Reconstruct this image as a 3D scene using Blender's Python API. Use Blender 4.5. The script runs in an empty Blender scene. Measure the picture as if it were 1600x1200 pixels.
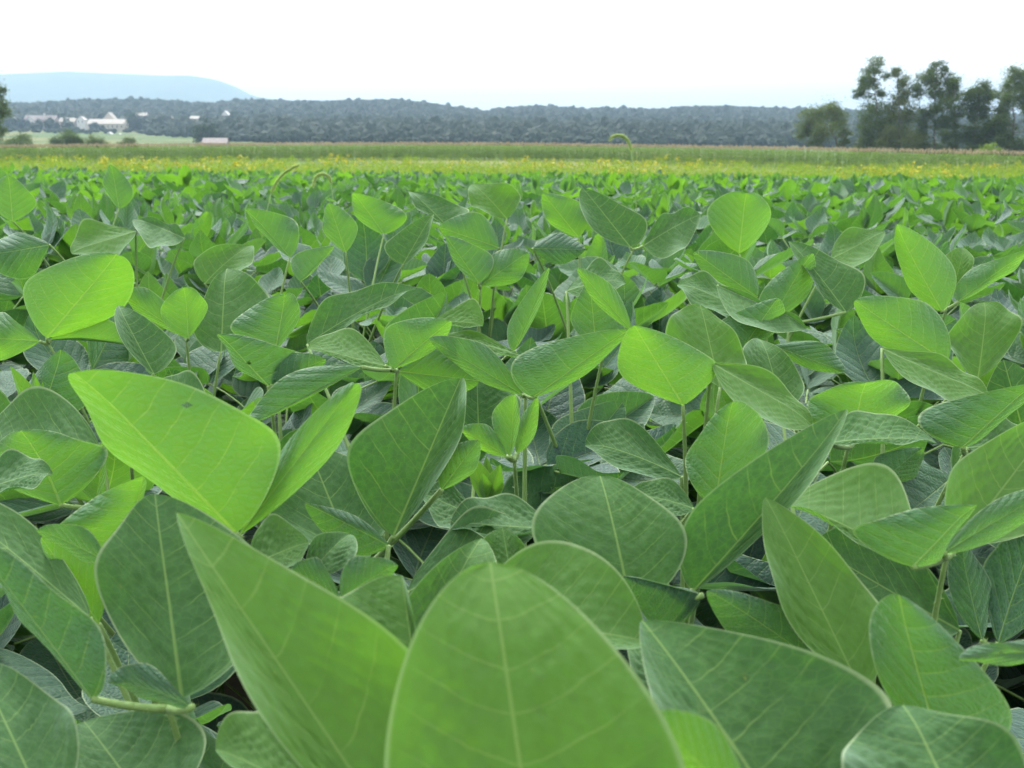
import bpy, math, random
import numpy as np
from mathutils import Vector, Matrix

R = math.radians
scene = bpy.context.scene
col = scene.collection
rnd = random.Random(7)
rng = np.random.default_rng(7)

# ------------------------------------------------------------------ camera
F = 1555.6                                   # focal length in photo pixels (35 mm on 36 mm)
CAM = np.array([0.0, 0.0, 1.10])
PITCH, ROLL = R(13.4), R(0.5)
cd = bpy.data.cameras.new('camera'); co = bpy.data.objects.new('camera', cd); col.objects.link(co)
cd.lens = 35; cd.sensor_width = 36; cd.clip_start = 0.01; cd.clip_end = 40000
fw = np.array([0, math.cos(PITCH), -math.sin(PITCH)])
up0 = np.array([0, math.sin(PITCH), math.cos(PITCH)]); rt0 = np.array([1.0, 0, 0])
rt = rt0*math.cos(ROLL) + up0*math.sin(ROLL)
up = up0*math.cos(ROLL) - rt0*math.sin(ROLL)
co.matrix_world = Matrix(((rt[0], up[0], -fw[0], CAM[0]), (rt[1], up[1], -fw[1], CAM[1]),
                          (rt[2], up[2], -fw[2], CAM[2]), (0, 0, 0, 1)))
cd.dof.use_dof = True; cd.dof.focus_distance = 0.85; cd.dof.aperture_fstop = 19
scene.camera = co

# ------------------------------------------------------------------ light
SUN_EL, SUN_AZ = R(54), R(-22)               # azimuth from +Y (view direction) towards +X
w = bpy.data.worlds.new('World'); scene.world = w; w.use_nodes = True
nt = w.node_tree; nt.nodes.clear()
sky = nt.nodes.new('ShaderNodeTexSky'); sky.sky_type = 'NISHITA'; sky.sun_disc = False
sky.sun_elevation = SUN_EL; sky.sun_rotation = SUN_AZ
sky.air_density = 1.0; sky.dust_density = 5.0; sky.ozone_density = 1.0
hs = nt.nodes.new('ShaderNodeHueSaturation'); hs.inputs['Saturation'].default_value = 0.06
bg = nt.nodes.new('ShaderNodeBackground'); bg.inputs['Strength'].default_value = 0.15
out = nt.nodes.new('ShaderNodeOutputWorld')
nt.links.new(sky.outputs[0], hs.inputs['Color']); veil = nt.nodes.new('ShaderNodeMix'); veil.data_type = 'RGBA'; veil.blend_type = 'ADD'; veil.inputs['Factor'].default_value = 1.0
veil.inputs[7].default_value = (4.4, 4.45, 4.5, 1)          # bright even cloud veil over the whole sky
nt.links.new(hs.outputs[0], veil.inputs[6]); nt.links.new(veil.outputs[2], bg.inputs['Color'])
nt.links.new(bg.outputs[0], out.inputs['Surface'])
sd = bpy.data.lights.new('sun', 'SUN'); so = bpy.data.objects.new('sun', sd); col.objects.link(so)
sd.energy = 1.5; sd.angle = R(10); sd.color = (1.0, 0.96, 0.88)
sdir = Vector((math.sin(SUN_AZ)*math.cos(SUN_EL), math.cos(SUN_AZ)*math.cos(SUN_EL), math.sin(SUN_EL)))
so.rotation_euler = sdir.to_track_quat('Z', 'Y').to_euler(); so.location = (0, 0, 30)
scene.view_settings.view_transform = 'Standard'; scene.view_settings.look = 'None'
scene.view_settings.exposure = 1.0; scene.view_settings.gamma = 1
cy = scene.cycles
cy.max_bounces = 8; cy.diffuse_bounces = 4; cy.glossy_bounces = 2; cy.transmission_bounces = 5
cy.transparent_max_bounces = 4; cy.volume_bounces = 0
cy.use_denoising = True
cy.caustics_reflective = False; cy.caustics_refractive = False

def at(px, py, d):
    """a point seen at photo pixel (px, py) at distance d along the view axis"""
    return CAM + d*((px-800)/F*rt + (600-py)/F*up + fw)

# ------------------------------------------------------------------ helpers
def tag(o, label=None, cat=None, group=None, kind=None):
    if label: o['label'] = label
    if cat: o['category'] = cat
    if group: o['group'] = group
    if kind: o['kind'] = kind
    return o

def empty(name, loc):
    o = bpy.data.objects.new(name, None); o.location = loc; o.empty_display_size = 0.1
    col.objects.link(o); return o

class MB:
    """collects vertices and faces (tri or quad, -1 padded) with uv, edge and age per vertex"""
    def __init__(s): s.v = []; s.q = []; s.t = []; s.a = []; s.n = 0; s.qm = []; s.tm = []
    def add(s, v, quads=None, tris=None, attr=None, m=0):
        v = np.asarray(v, float)
        s.v.append(v)
        s.a.append(np.zeros((len(v), 4)) if attr is None else attr)
        if quads is not None and len(quads):
            s.q.append(np.asarray(quads) + s.n); s.qm.append(np.full(len(quads), m))
        if tris is not None and len(tris):
            s.t.append(np.asarray(tris) + s.n); s.tm.append(np.full(len(tris), m))
        s.n += len(v)
    def mesh(s, name, mats, smooth=True):
        me = bpy.data.meshes.new(name)
        V = np.concatenate(s.v); A = np.concatenate(s.a)
        Q = np.concatenate(s.q) if s.q else np.zeros((0, 4), int)
        T = np.concatenate(s.t) if s.t else np.zeros((0, 3), int)
        M = np.concatenate(s.qm + s.tm)
        me.vertices.add(len(V)); me.vertices.foreach_set('co', V.astype(np.float32).ravel())
        L = np.concatenate([Q.ravel(), T.ravel()]).astype(np.int32)
        me.loops.add(len(L)); me.loops.foreach_set('vertex_index', L)
        st = np.concatenate([np.arange(len(Q))*4, len(Q)*4 + np.arange(len(T))*3]).astype(np.int32)
        me.polygons.add(len(st)); me.polygons.foreach_set('loop_start', st)
        me.polygons.foreach_set('material_index', M.astype(np.int32))
        me.polygons.foreach_set('use_smooth', np.full(len(st), smooth))
        a = me.attributes.new('leafdata', 'FLOAT_COLOR', 'POINT'); a.data.foreach_set('color', A.astype(np.float32).ravel())
        for m in (mats if isinstance(mats, (list, tuple)) else [mats]): me.materials.append(m)
        me.update(calc_edges=True); me.validate()
        return me
    def build(s, name, mats, parent=None, smooth=True):
        o = bpy.data.objects.new(name, s.mesh(name, mats, smooth)); col.objects.link(o)
        if parent: o.parent = parent
        return o

def tube(mb, pts, rad, k=7, m=0, attr=None):
    P = np.asarray(pts, float); n = len(P)
    rad = np.full(n, rad) if np.isscalar(rad) else np.asarray(rad)
    T = np.gradient(P, axis=0); T /= np.linalg.norm(T, axis=1)[:, None] + 1e-9
    ref = np.array([0.31, 0.2, 0.93]) if abs(T[0][2]) < .8 else np.array([1.0, 0.1, 0])
    X = np.cross(T, ref); X /= np.linalg.norm(X, axis=1)[:, None] + 1e-9
    Y = np.cross(T, X)
    an = np.linspace(0, 2*np.pi, k, endpoint=False)
    V = (P[:, None] + rad[:, None, None]*(np.cos(an)[None, :, None]*X[:, None] + np.sin(an)[None, :, None]*Y[:, None])).reshape(-1, 3)
    q = []
    for i in range(n-1):
        for j in range(k):
            q.append((i*k+j, i*k+(j+1) % k, (i+1)*k+(j+1) % k, (i+1)*k+j))
    V = np.vstack([V, P[0], P[-1]])
    t = [(n*k, (j+1) % k, j) for j in range(k)] + [(n*k+1, (n-1)*k+j, (n-1)*k+(j+1) % k) for j in range(k)]
    at_ = None if attr is None else np.tile(np.array(attr, float), (len(V), 1))
    mb.add(V, q, t, at_, m)

def bez(a, b, c, n=8):
    t = np.linspace(0, 1, n)[:, None]
    return (1-t)**2*np.asarray(a) + 2*t*(1-t)*np.asarray(b) + t*t*np.asarray(c)

def hairs(mb, pts, n, length, rw=0.00022, m=0, rad=0.002):
    """tiny hairs standing off a stem"""
    P = np.asarray(pts)
    i = rng.random(n)*(len(P)-1.001); k = i.astype(int); f = (i-k)[:, None]
    b = P[k]*(1-f) + P[k+1]*f
    d = rng.normal(size=(n, 3)); d /= np.linalg.norm(d, axis=1)[:, None]
    side = np.cross(d, rng.normal(size=(n, 3))); side /= np.linalg.norm(side, axis=1)[:, None]
    l = length*(0.5+rng.random((n, 1)))
    V = np.stack([b+side*rw+d*rad*.5, b-side*rw+d*rad*.5, b+d*(rad+l)], 1).reshape(-1, 3)
    mb.add(V, tris=np.arange(n*3).reshape(-1, 3), attr=np.tile(np.array([.5, .5, 1.0, .2]), (n*3, 1)), m=m)

# ------------------------------------------------------------------ materials
def mat(name):
    m = bpy.data.materials.new(name); m.use_nodes = True; m.node_tree.nodes.clear(); return m, m.node_tree

class NG:
    def __init__(s, t): s.t = t
    def n(s, typ, **k):
        x = s.t.nodes.new(typ)
        for a, b in k.items(): setattr(x, a, b)
        return x
    def l(s, a, b): s.t.links.new(a, b)
    def val(s, inp, x):
        if hasattr(x, 'is_linked') or hasattr(x, 'links'): s.l(x, inp)
        else: inp.default_value = x
    def math(s, op, a, b=0.0, c=None, clamp=False):
        x = s.n('ShaderNodeMath', operation=op, use_clamp=clamp); s.val(x.inputs[0], a); s.val(x.inputs[1], b)
        if c is not None: s.val(x.inputs[2], c)
        return x.outputs[0]
    def mix(s, f, a, b, blend='MIX'):
        x = s.n('ShaderNodeMix', data_type='RGBA', blend_type=blend)
        s.val(x.inputs['Factor'], f)
        for k, y in (('A', a), ('B', b)):
            i = [q for q in x.inputs if q.name == k and q.type == 'RGBA'][0]
            if isinstance(y, tuple): i.default_value = (*y, 1)
            else: s.l(y, i)
        return [q for q in x.outputs if q.type == 'RGBA'][0]
    def ramp(s, f, a, b, lo=0.0, hi=1.0):
        x = s.n('ShaderNodeMapRange', interpolation_type='SMOOTHSTEP')
        s.val(x.inputs['Value'], f); s.val(x.inputs['From Min'], a); s.val(x.inputs['From Max'], b)
        x.inputs['To Min'].default_value = lo; x.inputs['To Max'].default_value = hi
        return x.outputs[0]
    def noise(s, vec, scale, detail=3, rough=.5):
        x = s.n('ShaderNodeTexNoise'); x.inputs['Scale'].default_value = scale
        x.inputs['Detail'].default_value = detail; x.inputs['Roughness'].default_value = rough
        if vec is not None: s.l(vec, x.inputs['Vector'])
        return x.outputs['Fac']

def leaf_material():
    m, t = mat('soybean_leaf'); g = NG(t)
    a = g.n('ShaderNodeAttribute', attribute_name='leafdata')
    sp = g.n('ShaderNodeSeparateColor'); g.l(a.outputs['Color'], sp.inputs[0])
    xr, v, edge, age = sp.outputs[0], sp.outputs[1], sp.outputs[2], a.outputs['Alpha']
    x = g.math('ABSOLUTE', g.math('MULTIPLY', g.math('SUBTRACT', xr, .5), 2.0))
    geo = g.n('ShaderNodeNewGeometry'); tc = g.n('ShaderNodeTexCoord')
    obj = tc.outputs['Object']
    # side veins: lines climbing from the midrib to the margin
    wv = g.math('MULTIPLY', g.math('SUBTRACT', v, g.math('MULTIPLY', g.math('POWER', x, 1.25), .27)), 7.5)
    wob = g.noise(obj, 60, 2); n0_ = g.noise(obj, 45, 2)
    wv = g.math('ADD', wv, g.math('MULTIPLY', g.math('SUBTRACT', wob, .5), .34))
    fr = g.math('ABSOLUTE', g.math('SUBTRACT', g.math('FRACT', wv), .5))      # 0.5 at the vein, 0 between
    lat = g.ramp(fr, .455, .497)
    fade = g.ramp(x, 1.0, .55)
    lat = g.math('MULTIPLY', g.math('MULTIPLY', lat, fade), g.ramp(n0_, .25, .6))
    mid = g.ramp(x, g.math('MULTIPLY_ADD', v, -.026, .036), .006)
    vein = g.math('MAXIMUM', mid, g.math('MULTIPLY', lat, .8))
    # fine network
    cmb = g.n('ShaderNodeCombineXYZ'); g.l(g.math('MULTIPLY', xr, .75), cmb.inputs[0]); g.l(v, cmb.inputs[1])
    g.l(g.math('MULTIPLY', age, 3.0), cmb.inputs[2])
    vo = g.n('ShaderNodeTexVoronoi', feature='DISTANCE_TO_EDGE'); vo.inputs['Scale'].default_value = 26
    g.l(cmb.outputs[0], vo.inputs['Vector'])
    net = g.ramp(vo.outputs['Distance'], .10, .0)
    n1 = g.noise(obj, 28, 4); n2 = g.noise(obj, 220, 3)
    ageN = g.math('ADD', age, g.math('MULTIPLY', g.math('SUBTRACT', n1, .5), .35), clamp=True)
    top = g.mix(ageN, (.062, .176, .058), (.030, .075, .062))
    und = g.mix(ageN, (.105, .225, .040), (.048, .118, .040))
    colr = g.mix(geo.outputs['Backfacing'], top, und)
    mott = g.math('MULTIPLY_ADD', n2, .5, .75)
    mc = g.n('ShaderNodeCombineColor')
    for i in range(3): g.l(mott, mc.inputs[i])
    colr = g.mix(1.0, colr, mc.outputs[0], 'MULTIPLY')
    vstr = g.math('MULTIPLY', vein, g.math('MULTIPLY_ADD', geo.outputs['Backfacing'], .05, .58))
    colr = g.mix(g.math('ADD', vstr, g.math('MULTIPLY', net, .09)), colr, (.19, .30, .095))
    # downy pale margin
    rim = g.ramp(edge, .95, .985)
    colr = g.mix(g.math('MULTIPLY', rim, .6), colr, (.34, .43, .24))
    # insect specks and yellowing on some leaves
    spk = g.ramp(g.noise(obj, 340, 1), .78, .82)
    colr = g.mix(g.math('MULTIPLY', spk, .35), colr, (.30, .34, .08))
    blot = g.math('MULTIPLY', g.ramp(g.noise(obj, 75, 4, .7), .66, .74), g.ramp(g.noise(obj, 9, 1), .5, .62))
    colr = g.mix(g.math('MULTIPLY', blot, .35), colr, (.21, .20, .06))
    tr = g.mix(ageN, (.180, .405, .018), (.028, .115, .018))
    tr = g.mix(g.math('MULTIPLY', vein, .6), tr, (.28, .47, .05))
    tr = g.mix(g.math('MULTIPLY', net, .38), tr, (.10, .29, .008)); tr = g.mix(g.math('MULTIPLY', g.ramp(n2, .35, .75), .35), tr, (.10, .33, .008))
    # bump: puckered blade between sunken veins
    dome = g.math('SUBTRACT', 1.0, g.math('POWER', g.math('MULTIPLY', fr, 2.0), 2.0))
    h = g.math('ADD', g.math('MULTIPLY', dome, .55), g.math('MULTIPLY', vo.outputs['Distance'], .8))
    h = g.math('ADD', h, g.math('MULTIPLY', n2, .5))
    h = g.math('SUBTRACT', h, g.math('MULTIPLY', mid, .6))
    bp = g.n('ShaderNodeBump'); g.l(g.math('MULTIPLY_ADD', geo.outputs['Backfacing'], -.72, .9), bp.inputs['Strength']); bp.inputs['Distance'].default_value = .0017
    g.l(h, bp.inputs['Height'])
    p = g.n('ShaderNodeBsdfPrincipled'); g.l(colr, p.inputs['Base Color'])
    g.l(g.math('MULTIPLY_ADD', geo.outputs['Backfacing'], .15, .56), p.inputs['Roughness'])
    g.l(g.math('MULTIPLY_ADD', geo.outputs['Backfacing'], -.2, .34), p.inputs['Specular IOR Level'])
    p.inputs['Sheen Weight'].default_value = .42; p.inputs['Sheen Roughness'].default_value = .45
    p.inputs['Sheen Tint'].default_value = (.74, .93, .88, 1)
    g.l(bp.outputs[0], p.inputs['Normal'])
    tl = g.n('ShaderNodeBsdfTranslucent'); g.l(tr, tl.inputs['Color'])
    b2 = g.n('ShaderNodeBump'); b2.inputs['Strength'].default_value = .16; b2.inputs['Distance'].default_value = .0012
    g.l(h, b2.inputs['Height']); g.l(b2.outputs[0], tl.inputs['Normal'])
    ms = g.n('ShaderNodeMixShader'); g.l(g.math('MULTIPLY_ADD', ageN, -.26, .52), ms.inputs[0])
    g.l(p.outputs[0], ms.inputs[1]); g.l(tl.outputs[0], ms.inputs[2])
    o = g.n('ShaderNodeOutputMaterial'); g.l(ms.outputs[0], o.inputs['Surface'])
    return m

def stem_material():
    m, t = mat('soybean_stem'); g = NG(t)
    tc = g.n('ShaderNodeTexCoord'); n1 = g.noise(tc.outputs['Object'], 40, 4); n2 = g.noise(tc.outputs['Object'], 400, 2)
    c = g.mix(n1, (.080, .18, .028), (.15, .26, .055)); c = g.mix(g.math('MULTIPLY', n2, .3), c, (.32, .40, .18))
    p = g.n('ShaderNodeBsdfPrincipled'); g.l(c, p.inputs['Base Color']); p.inputs['Roughness'].default_value = .6
    p.inputs['Sheen Weight'].default_value = .08
    b = g.n('ShaderNodeBump'); b.inputs['Strength'].default_value = .3; b.inputs['Distance'].default_value = .001
    g.l(n2, b.inputs['Height']); g.l(b.outputs[0], p.inputs['Normal'])
    o = g.n('ShaderNodeOutputMaterial'); g.l(p.outputs[0], o.inputs['Surface']); return m

def foliage_material(name, c1, c2, scale, transl=.25, tcol=(.16, .26, .03), detail=4):
    m, t = mat(name); g = NG(t)
    tc = g.n('ShaderNodeTexCoord'); gi = g.n('ShaderNodeObjectInfo')
    a = g.n('ShaderNodeAttribute', attribute_name='leafdata'); sp = g.n('ShaderNodeSeparateColor'); g.l(a.outputs['Color'], sp.inputs[0])
    n1 = g.noise(tc.outputs['Object'], scale, detail, .65)
    f = g.math('ADD', g.math('MULTIPLY', g.ramp(n1, .3, .7), .6), g.math('MULTIPLY', sp.outputs[0], .4), clamp=True)
    c = g.mix(f, c1, c2)
    p = g.n('ShaderNodeBsdfPrincipled'); g.l(c, p.inputs['Base Color']); p.inputs['Roughness'].default_value = .7
    p.inputs['Specular IOR Level'].default_value = .25
    tl = g.n('ShaderNodeBsdfTranslucent'); tl.inputs['Color'].default_value = (*tcol, 1)
    ms = g.n('ShaderNodeMixShader'); ms.inputs[0].default_value = transl
    g.l(p.outputs[0], ms.inputs[1]); g.l(tl.outputs[0], ms.inputs[2])
    o = g.n('ShaderNodeOutputMaterial'); g.l(ms.outputs[0], o.inputs['Surface']); return m

def plain(name, c1, c2, scale=3.0, rough=.8):
    m, t = mat(name); g = NG(t); tc = g.n('ShaderNodeTexCoord')
    n1 = g.noise(tc.outputs['Object'], scale, 5, .6)
    c = g.mix(g.ramp(n1, .3, .7), c1, c2)
    p = g.n('ShaderNodeBsdfPrincipled'); g.l(c, p.inputs['Base Color']); p.inputs['Roughness'].default_value = rough
    o = g.n('ShaderNodeOutputMaterial'); g.l(p.outputs[0], o.inputs['Surface']); return m

def ground_material():
    m, t = mat('field_ground'); g = NG(t); tc = g.n('ShaderNodeTexCoord')
    sx = g.n('ShaderNodeSeparateXYZ'); g.l(tc.outputs['Object'], sx.inputs[0])
    n1 = g.noise(tc.outputs['Object'], 6, 6, .65); n2 = g.noise(tc.outputs['Object'], .012, 4); n3 = g.noise(tc.outputs['Object'], .25, 5)
    soil = g.mix(n1, (.016, .015, .009), (.040, .036, .022))
    grass = g.mix(g.ramp(n3, .3, .7), (.048, .09, .024), (.085, .125, .038))
    grass = g.mix(g.ramp(n2, .45, .6), grass, (.15, .15, .055))
    c = g.mix(g.ramp(sx.outputs[1], 22, 26), soil, grass)
    p = g.n('ShaderNodeBsdfPrincipled'); g.l(c, p.inputs['Base Color']); p.inputs['Roughness'].default_value = .95
    p.inputs['Specular IOR Level'].default_value = .1
    b = g.n('ShaderNodeBump'); b.inputs['Strength'].default_value = .5; b.inputs['Distance'].default_value = .03
    g.l(n1, b.inputs['Height']); g.l(b.outputs[0], p.inputs['Normal'])
    o = g.n('ShaderNodeOutputMaterial'); g.l(p.outputs[0], o.inputs['Surface']); return m

M_LEAF = leaf_material(); M_STEM = stem_material(); M_GROUND = ground_material()
M_WOOD = foliage_material('woodland_leaves', (.011, .026, .014), (.022, .043, .018), .05, .35, (.03, .06, .015))
M_TREE = foliage_material('tree_leaves', (.024, .044, .015), (.060, .088, .028), .35, .25)
M_OLIVE = foliage_material('olive_leaves', (.048, .064, .021), (.100, .116, .040), .35, .25)
M_BARK = plain('bark', (.045, .038, .03), (.10, .085, .065), 2)
M_CORN = foliage_material('corn_leaves', (.058, .115, .028), (.12, .19, .05), .8, .35, (.22, .36, .045))
M_TASSEL = plain('corn_tassel', (.33, .27, .16), (.45, .37, .24), 5)
M_WEED = foliage_material('goldenrod_leaves', (.095, .175, .022), (.17, .255, .032), .25, .4, (.26, .38, .03))
M_GOLD = plain('goldenrod_flower', (.38, .36, .025), (.50, .45, .03), 1)
M_FOX = foliage_material('foxtail_bristle', (.22, .34, .10), (.34, .44, .17), 60, .5, (.45, .55, .2))
M_CREAM = plain('cream_wall', (.38, .34, .28), (.46, .41, .34), .5)
M_WHITE = plain('white_wall', (.50, .49, .47), (.60, .59, .57), .5)
M_PINK = plain('rosy_wall', (.32, .275, .255), (.38, .32, .30), .5)
M_ROOFR = plain('rosy_roof', (.17, .145, .14), (.23, .20, .19), .5)
M_ROOFG = plain('pale_roof', (.30, .27, .24), (.38, .35, .31), .5)
M_GLASS = plain('dark_window', (.05, .06, .07), (.09, .10, .11), .5, .2)

# ------------------------------------------------------------------ terrain
def interp(x, xs, ys): return np.interp(x, xs, ys)
def sstep(x, a, b):
    t = np.clip((x-a)/(b-a), 0, 1); return t*t*(3-2*t)
RX = np.array([-400, 0, 60, 150, 250, 330, 400, 460, 560, 625, 700, 760, 775, 830, 900, 1000, 1080, 1180, 1330, 1600, 2000])
RY = np.array([160, 166, 166, 162, 160, 166, 161, 163, 162, 160, 170, 179, 174, 170, 173, 175, 170, 173, 177, 184, 190])
RIDGE = 1800.0
def ground_z(x, y):
    x = np.asarray(x, float); y = np.asarray(y, float)
    z = interp(y, [-400, 0, 22, 45, 75, 110, 165, 350, 600, 850, 1000, 1250, 1500], [3, 0, -.46, -.82, -1.05, -1.05, -1.05, -2.6, .5, 7.0, 12.5, 22, 28])
    lat = .72*(np.abs(x)/62)**1.5
    z = z - np.minimum(lat, 3.0)*sstep(y, 30, 100)*(1-sstep(y, 250, 600))
    px = 800 + F*x/np.maximum(y, 50)
    hz = 226 + (px-800)*math.tan(ROLL)
    top = 1.1 + (hz - interp(px, RX, RY))/F*RIDGE - 11
    k = sstep(y, 1150, RIDGE)
    z = z*(1-k) + top*k
    z = z*(1 - sstep(y, RIDGE+50, RIDGE+900)) + 5*sstep(y, RIDGE+50, RIDGE+900)
    return z

def grid_sheet(name, xs_of_y, ys, zf, m, kind='structure'):
    mb = MB(); V = []; nx = None
    for y in ys:
        xs = xs_of_y(y); nx = len(xs); V.append(np.stack([xs, np.full(nx, y), zf(xs, y)], 1))
    V = np.concatenate(V); i = np.arange(len(ys)-1)[:, None]*nx + np.arange(nx-1)[None]
    q = np.stack([i, i+1, i+nx+1, i+nx], -1).reshape(-1, 4)
    mb.add(V, q); o = mb.build(name, m); tag(o, kind=kind); return o
ys = np.concatenate([np.linspace(-400, -20, 8), np.linspace(-10, 30, 41), np.linspace(33, 180, 50), np.linspace(190, 1150, 70), np.linspace(1170, 2800, 80), np.linspace(2900, 8500, 18)])
tt = np.linspace(-1, 1, 161)
grid_sheet('ground', lambda y: np.sign(tt)*(np.abs(tt)**1.4)*(max(abs(y), 25)*1.25+30), ys, ground_z, M_GROUND)

# far blue mountain, a long flat-topped ridge falling away to the east
MX = [-900, -300, 0, 60, 140, 200, 280, 318, 345, 365, 385, 410, 470, 560]
MY = [170, 128, 122, 119.5, 116.5, 119, 122, 122, 126, 133, 144, 152, 160, 215]
MD = 6000.0
def mtn(x, y):
    px = 800 + F*x/MD; hz = 226 + (px-800)*math.tan(ROLL)
    h = np.maximum((hz - np.interp(px, MX, MY))/F*MD, 0)
    prof = sstep(y, 4300, MD)*(1-sstep(y, MD+100, 8200))
    n = np.sin(x*.011+y*.004)*6 + np.sin(x*.027-y*.013+1)*3.5
    return -12 + (h+12)*prof + n*prof*sstep(MD-y, 0, 700)
xs_m = np.linspace(-7500, -700, 240)
M_MTN = plain('mountain_forest', (.030, .055, .022), (.065, .100, .036), .01, .9)
grid_sheet('mountain', lambda y: xs_m, np.linspace(4200, 8300, 60), mtn, M_MTN)

# ------------------------------------------------------------------ leaf geometry
def leaflet(B, T, S1, S2, nu, nv, age, a=.55, b=.85, bulge=.06, ruf=.03, bend=0.0, quilt=0.0, vm=.36, hole=None, seed=0, tipcurl=0.0):
    """ovate blade from its base, tip and two widest margin points; returns verts, quads, attr"""
    r = np.random.default_rng(seed)
    B, T, S1, S2 = (np.asarray(q, float) for q in (B, T, S1, S2))
    ax = T-B; L = np.linalg.norm(ax); M0 = B+ax*vm; E1 = S1-M0; E2 = S2-M0
    n = np.cross(ax, E2-E1); n /= -(np.linalg.norm(n)+1e-12)
    n = -n
    t = np.linspace(0, 1, nv); v = t + .06*np.sin(2*np.pi*t)*-1; v = np.clip(v, 0, 1)
    vs = np.clip(v, 1e-4, 1-1e-4); f = ((vs/vm)**(-4.5*a) + ((1-vs)/(1-vm))**(-4.5*b))**(-1/4.5)*2**(1/4.5); f[0] = 0.0; f[-1] = 0.0
    s = np.linspace(-1, 1, nu); s = np.sign(s)*np.abs(s)**.85
    Vv, Ss = np.meshgrid(v, s, indexing='ij'); Fv = f[:, None]; A = np.abs(Ss)
    W = .5*(np.linalg.norm(E1)+np.linalg.norm(E2))
    mid = B + ax*Vv[..., None] + n*(bend*L*4*Vv*(1-Vv) - tipcurl*L*np.clip(Vv-.72, 0, 1)**2*4)[..., None]
    E = np.where((Ss < 0)[..., None], E1, E2)
    P = mid + E*(Fv*A)[..., None]
    ph = r.random(2)*6.28; fr = r.uniform(7, 13)
    off = bulge*W*(A*A-A)*Fv*3.0
    off = off + ruf*W*(A**2.5)*Fv*np.sin(fr*Vv+np.where(Ss < 0, ph[0], ph[1]))
    if quilt:
        x = A*Fv; wv = (Vv-.27*x**1.25)*7.5; d = np.abs(wv-np.floor(wv)-.5)*2
        puck = (1-d**2)*.7 + .55*np.sin(Ss*29+ph[0]+3*np.sin(Vv*9))*np.sin(Vv*52+ph[1]+2*np.sin(Ss*7))
        off = off + quilt*puck*np.clip(x*6, 0, 1)*(1-A**6)*np.clip(Fv*1.3-.15, 0, 1)
    P = P + n*off[..., None]
    P = P.reshape(-1, 3)
    i = np.arange(nv-1)[:, None]*nu + np.arange(nu-1)[None]
    q = np.stack([i, i+1, i+nu+1, i+nu], -1).reshape(-1, 4)
    if hole is not None:
        c = (np.stack([Ss*Fv, Vv], -1).reshape(-1, 2))
        cc = c[q].mean(1); dd = np.hypot((cc[:, 0]-hole[0])*.5, cc[:, 1]-hole[1])
        ang = np.arctan2(cc[:, 1]-hole[1], cc[:, 0]-hole[0])
        q = q[dd > hole[2]*(1+.3*np.sin(3*ang+1)+.15*np.sin(7*ang))]
    attr = np.stack([(Ss*Fv)*.5+.5, Vv, A, np.full(A.shape, age)], -1).reshape(-1, 4)
    return P, q, attr

def rotm(axis, ang):
    return np.array(Matrix.Rotation(ang, 3, Vector(axis)))

def trifoliate(rg, size, age, lod, height, reach, az, upness=None):
    """returns (petiole points, J, list of leaflet arrays) in plant space; z=0 is the node"""
    h = np.array([math.cos(az), math.sin(az), 0])
    side = np.array([-h[1], h[0], 0]); Z = np.array([0, 0, 1.0])
    J = h*reach + Z*height
    pet = bez((0, 0, 0), h*reach*.35+Z*height*.75, J, 7 if lod == 0 else 4)
    pitch = R(rg.gauss(12, 27)) if upness is None else R(upness)
    rach = h*math.cos(pitch*.6)+Z*math.sin(pitch*.6)
    J2 = J + rach*size*.28
    nu, nv = {0: (17, 20), 1: (9, 10), 2: (7, 8)}[lod]
    parts = []
    for k in range(3):
        if k == 0: base, d0, pt = J2, h, pitch + R(rg.gauss(0, 10))
        else:
            sg = 1 if k == 1 else -1
            base = J; d0 = h*math.cos(R(68)) + side*sg*math.sin(R(68)); pt = pitch*.7 + R(rg.gauss(4, 18))
        d = d0*math.cos(pt) + Z*math.sin(pt)
        sd_ = np.cross(d, Z); sd_ /= np.linalg.norm(sd_)
        roll = R(rg.gauss(0, 22)); sd_ = rotm(d, roll) @ sd_
        nn = np.cross(sd_, d)
        L = size*rg.uniform(.92, 1.1)*(1.08 if k == 0 else 1); Wd = L*rg.uniform(.32, .41)
        fold = R(rg.uniform(0, 48))
        b0 = base + d*.003
        tip = b0 + d*L
        m0 = b0 + d*L*.38
        s1 = m0 - sd_*Wd*math.cos(fold) + nn*Wd*math.sin(fold)
        s2 = m0 + sd_*Wd*math.cos(fold)*rg.uniform(.88, 1.08) + nn*Wd*math.sin(fold)
        parts.append(leaflet(b0, tip, s1, s2, nu, nv, min(1, max(0, age+rg.gauss(0, .07))), a=rg.uniform(.46, .64), b=rg.uniform(.58, .82),
                             bulge=rg.uniform(.02, .12), ruf=rg.uniform(.02, .10), bend=rg.uniform(-.03, .13), tipcurl=rg.uniform(0, .5),
                             quilt=.0009 if lod == 0 else 0, seed=rg.randrange(1 << 30)))
    return pet, J, J2, parts

def plant_spec(rg, nleaf, top=.93):
    """a soybean plant: list of leaves (node z, height, reach, azimuth, size, age)"""
    L = []; az = rg.random()*6.28
    for i in range(nleaf):
        f = i/(nleaf-1)
        az += 2.4 + rg.gauss(0, .3)
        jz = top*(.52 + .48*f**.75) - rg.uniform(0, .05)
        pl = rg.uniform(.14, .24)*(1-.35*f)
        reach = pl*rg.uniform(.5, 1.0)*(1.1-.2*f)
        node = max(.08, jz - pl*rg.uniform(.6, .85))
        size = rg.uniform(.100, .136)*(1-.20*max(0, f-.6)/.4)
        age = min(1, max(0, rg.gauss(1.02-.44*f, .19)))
        L.append((node, jz-node, reach, az, size, age))
    return L

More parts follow.
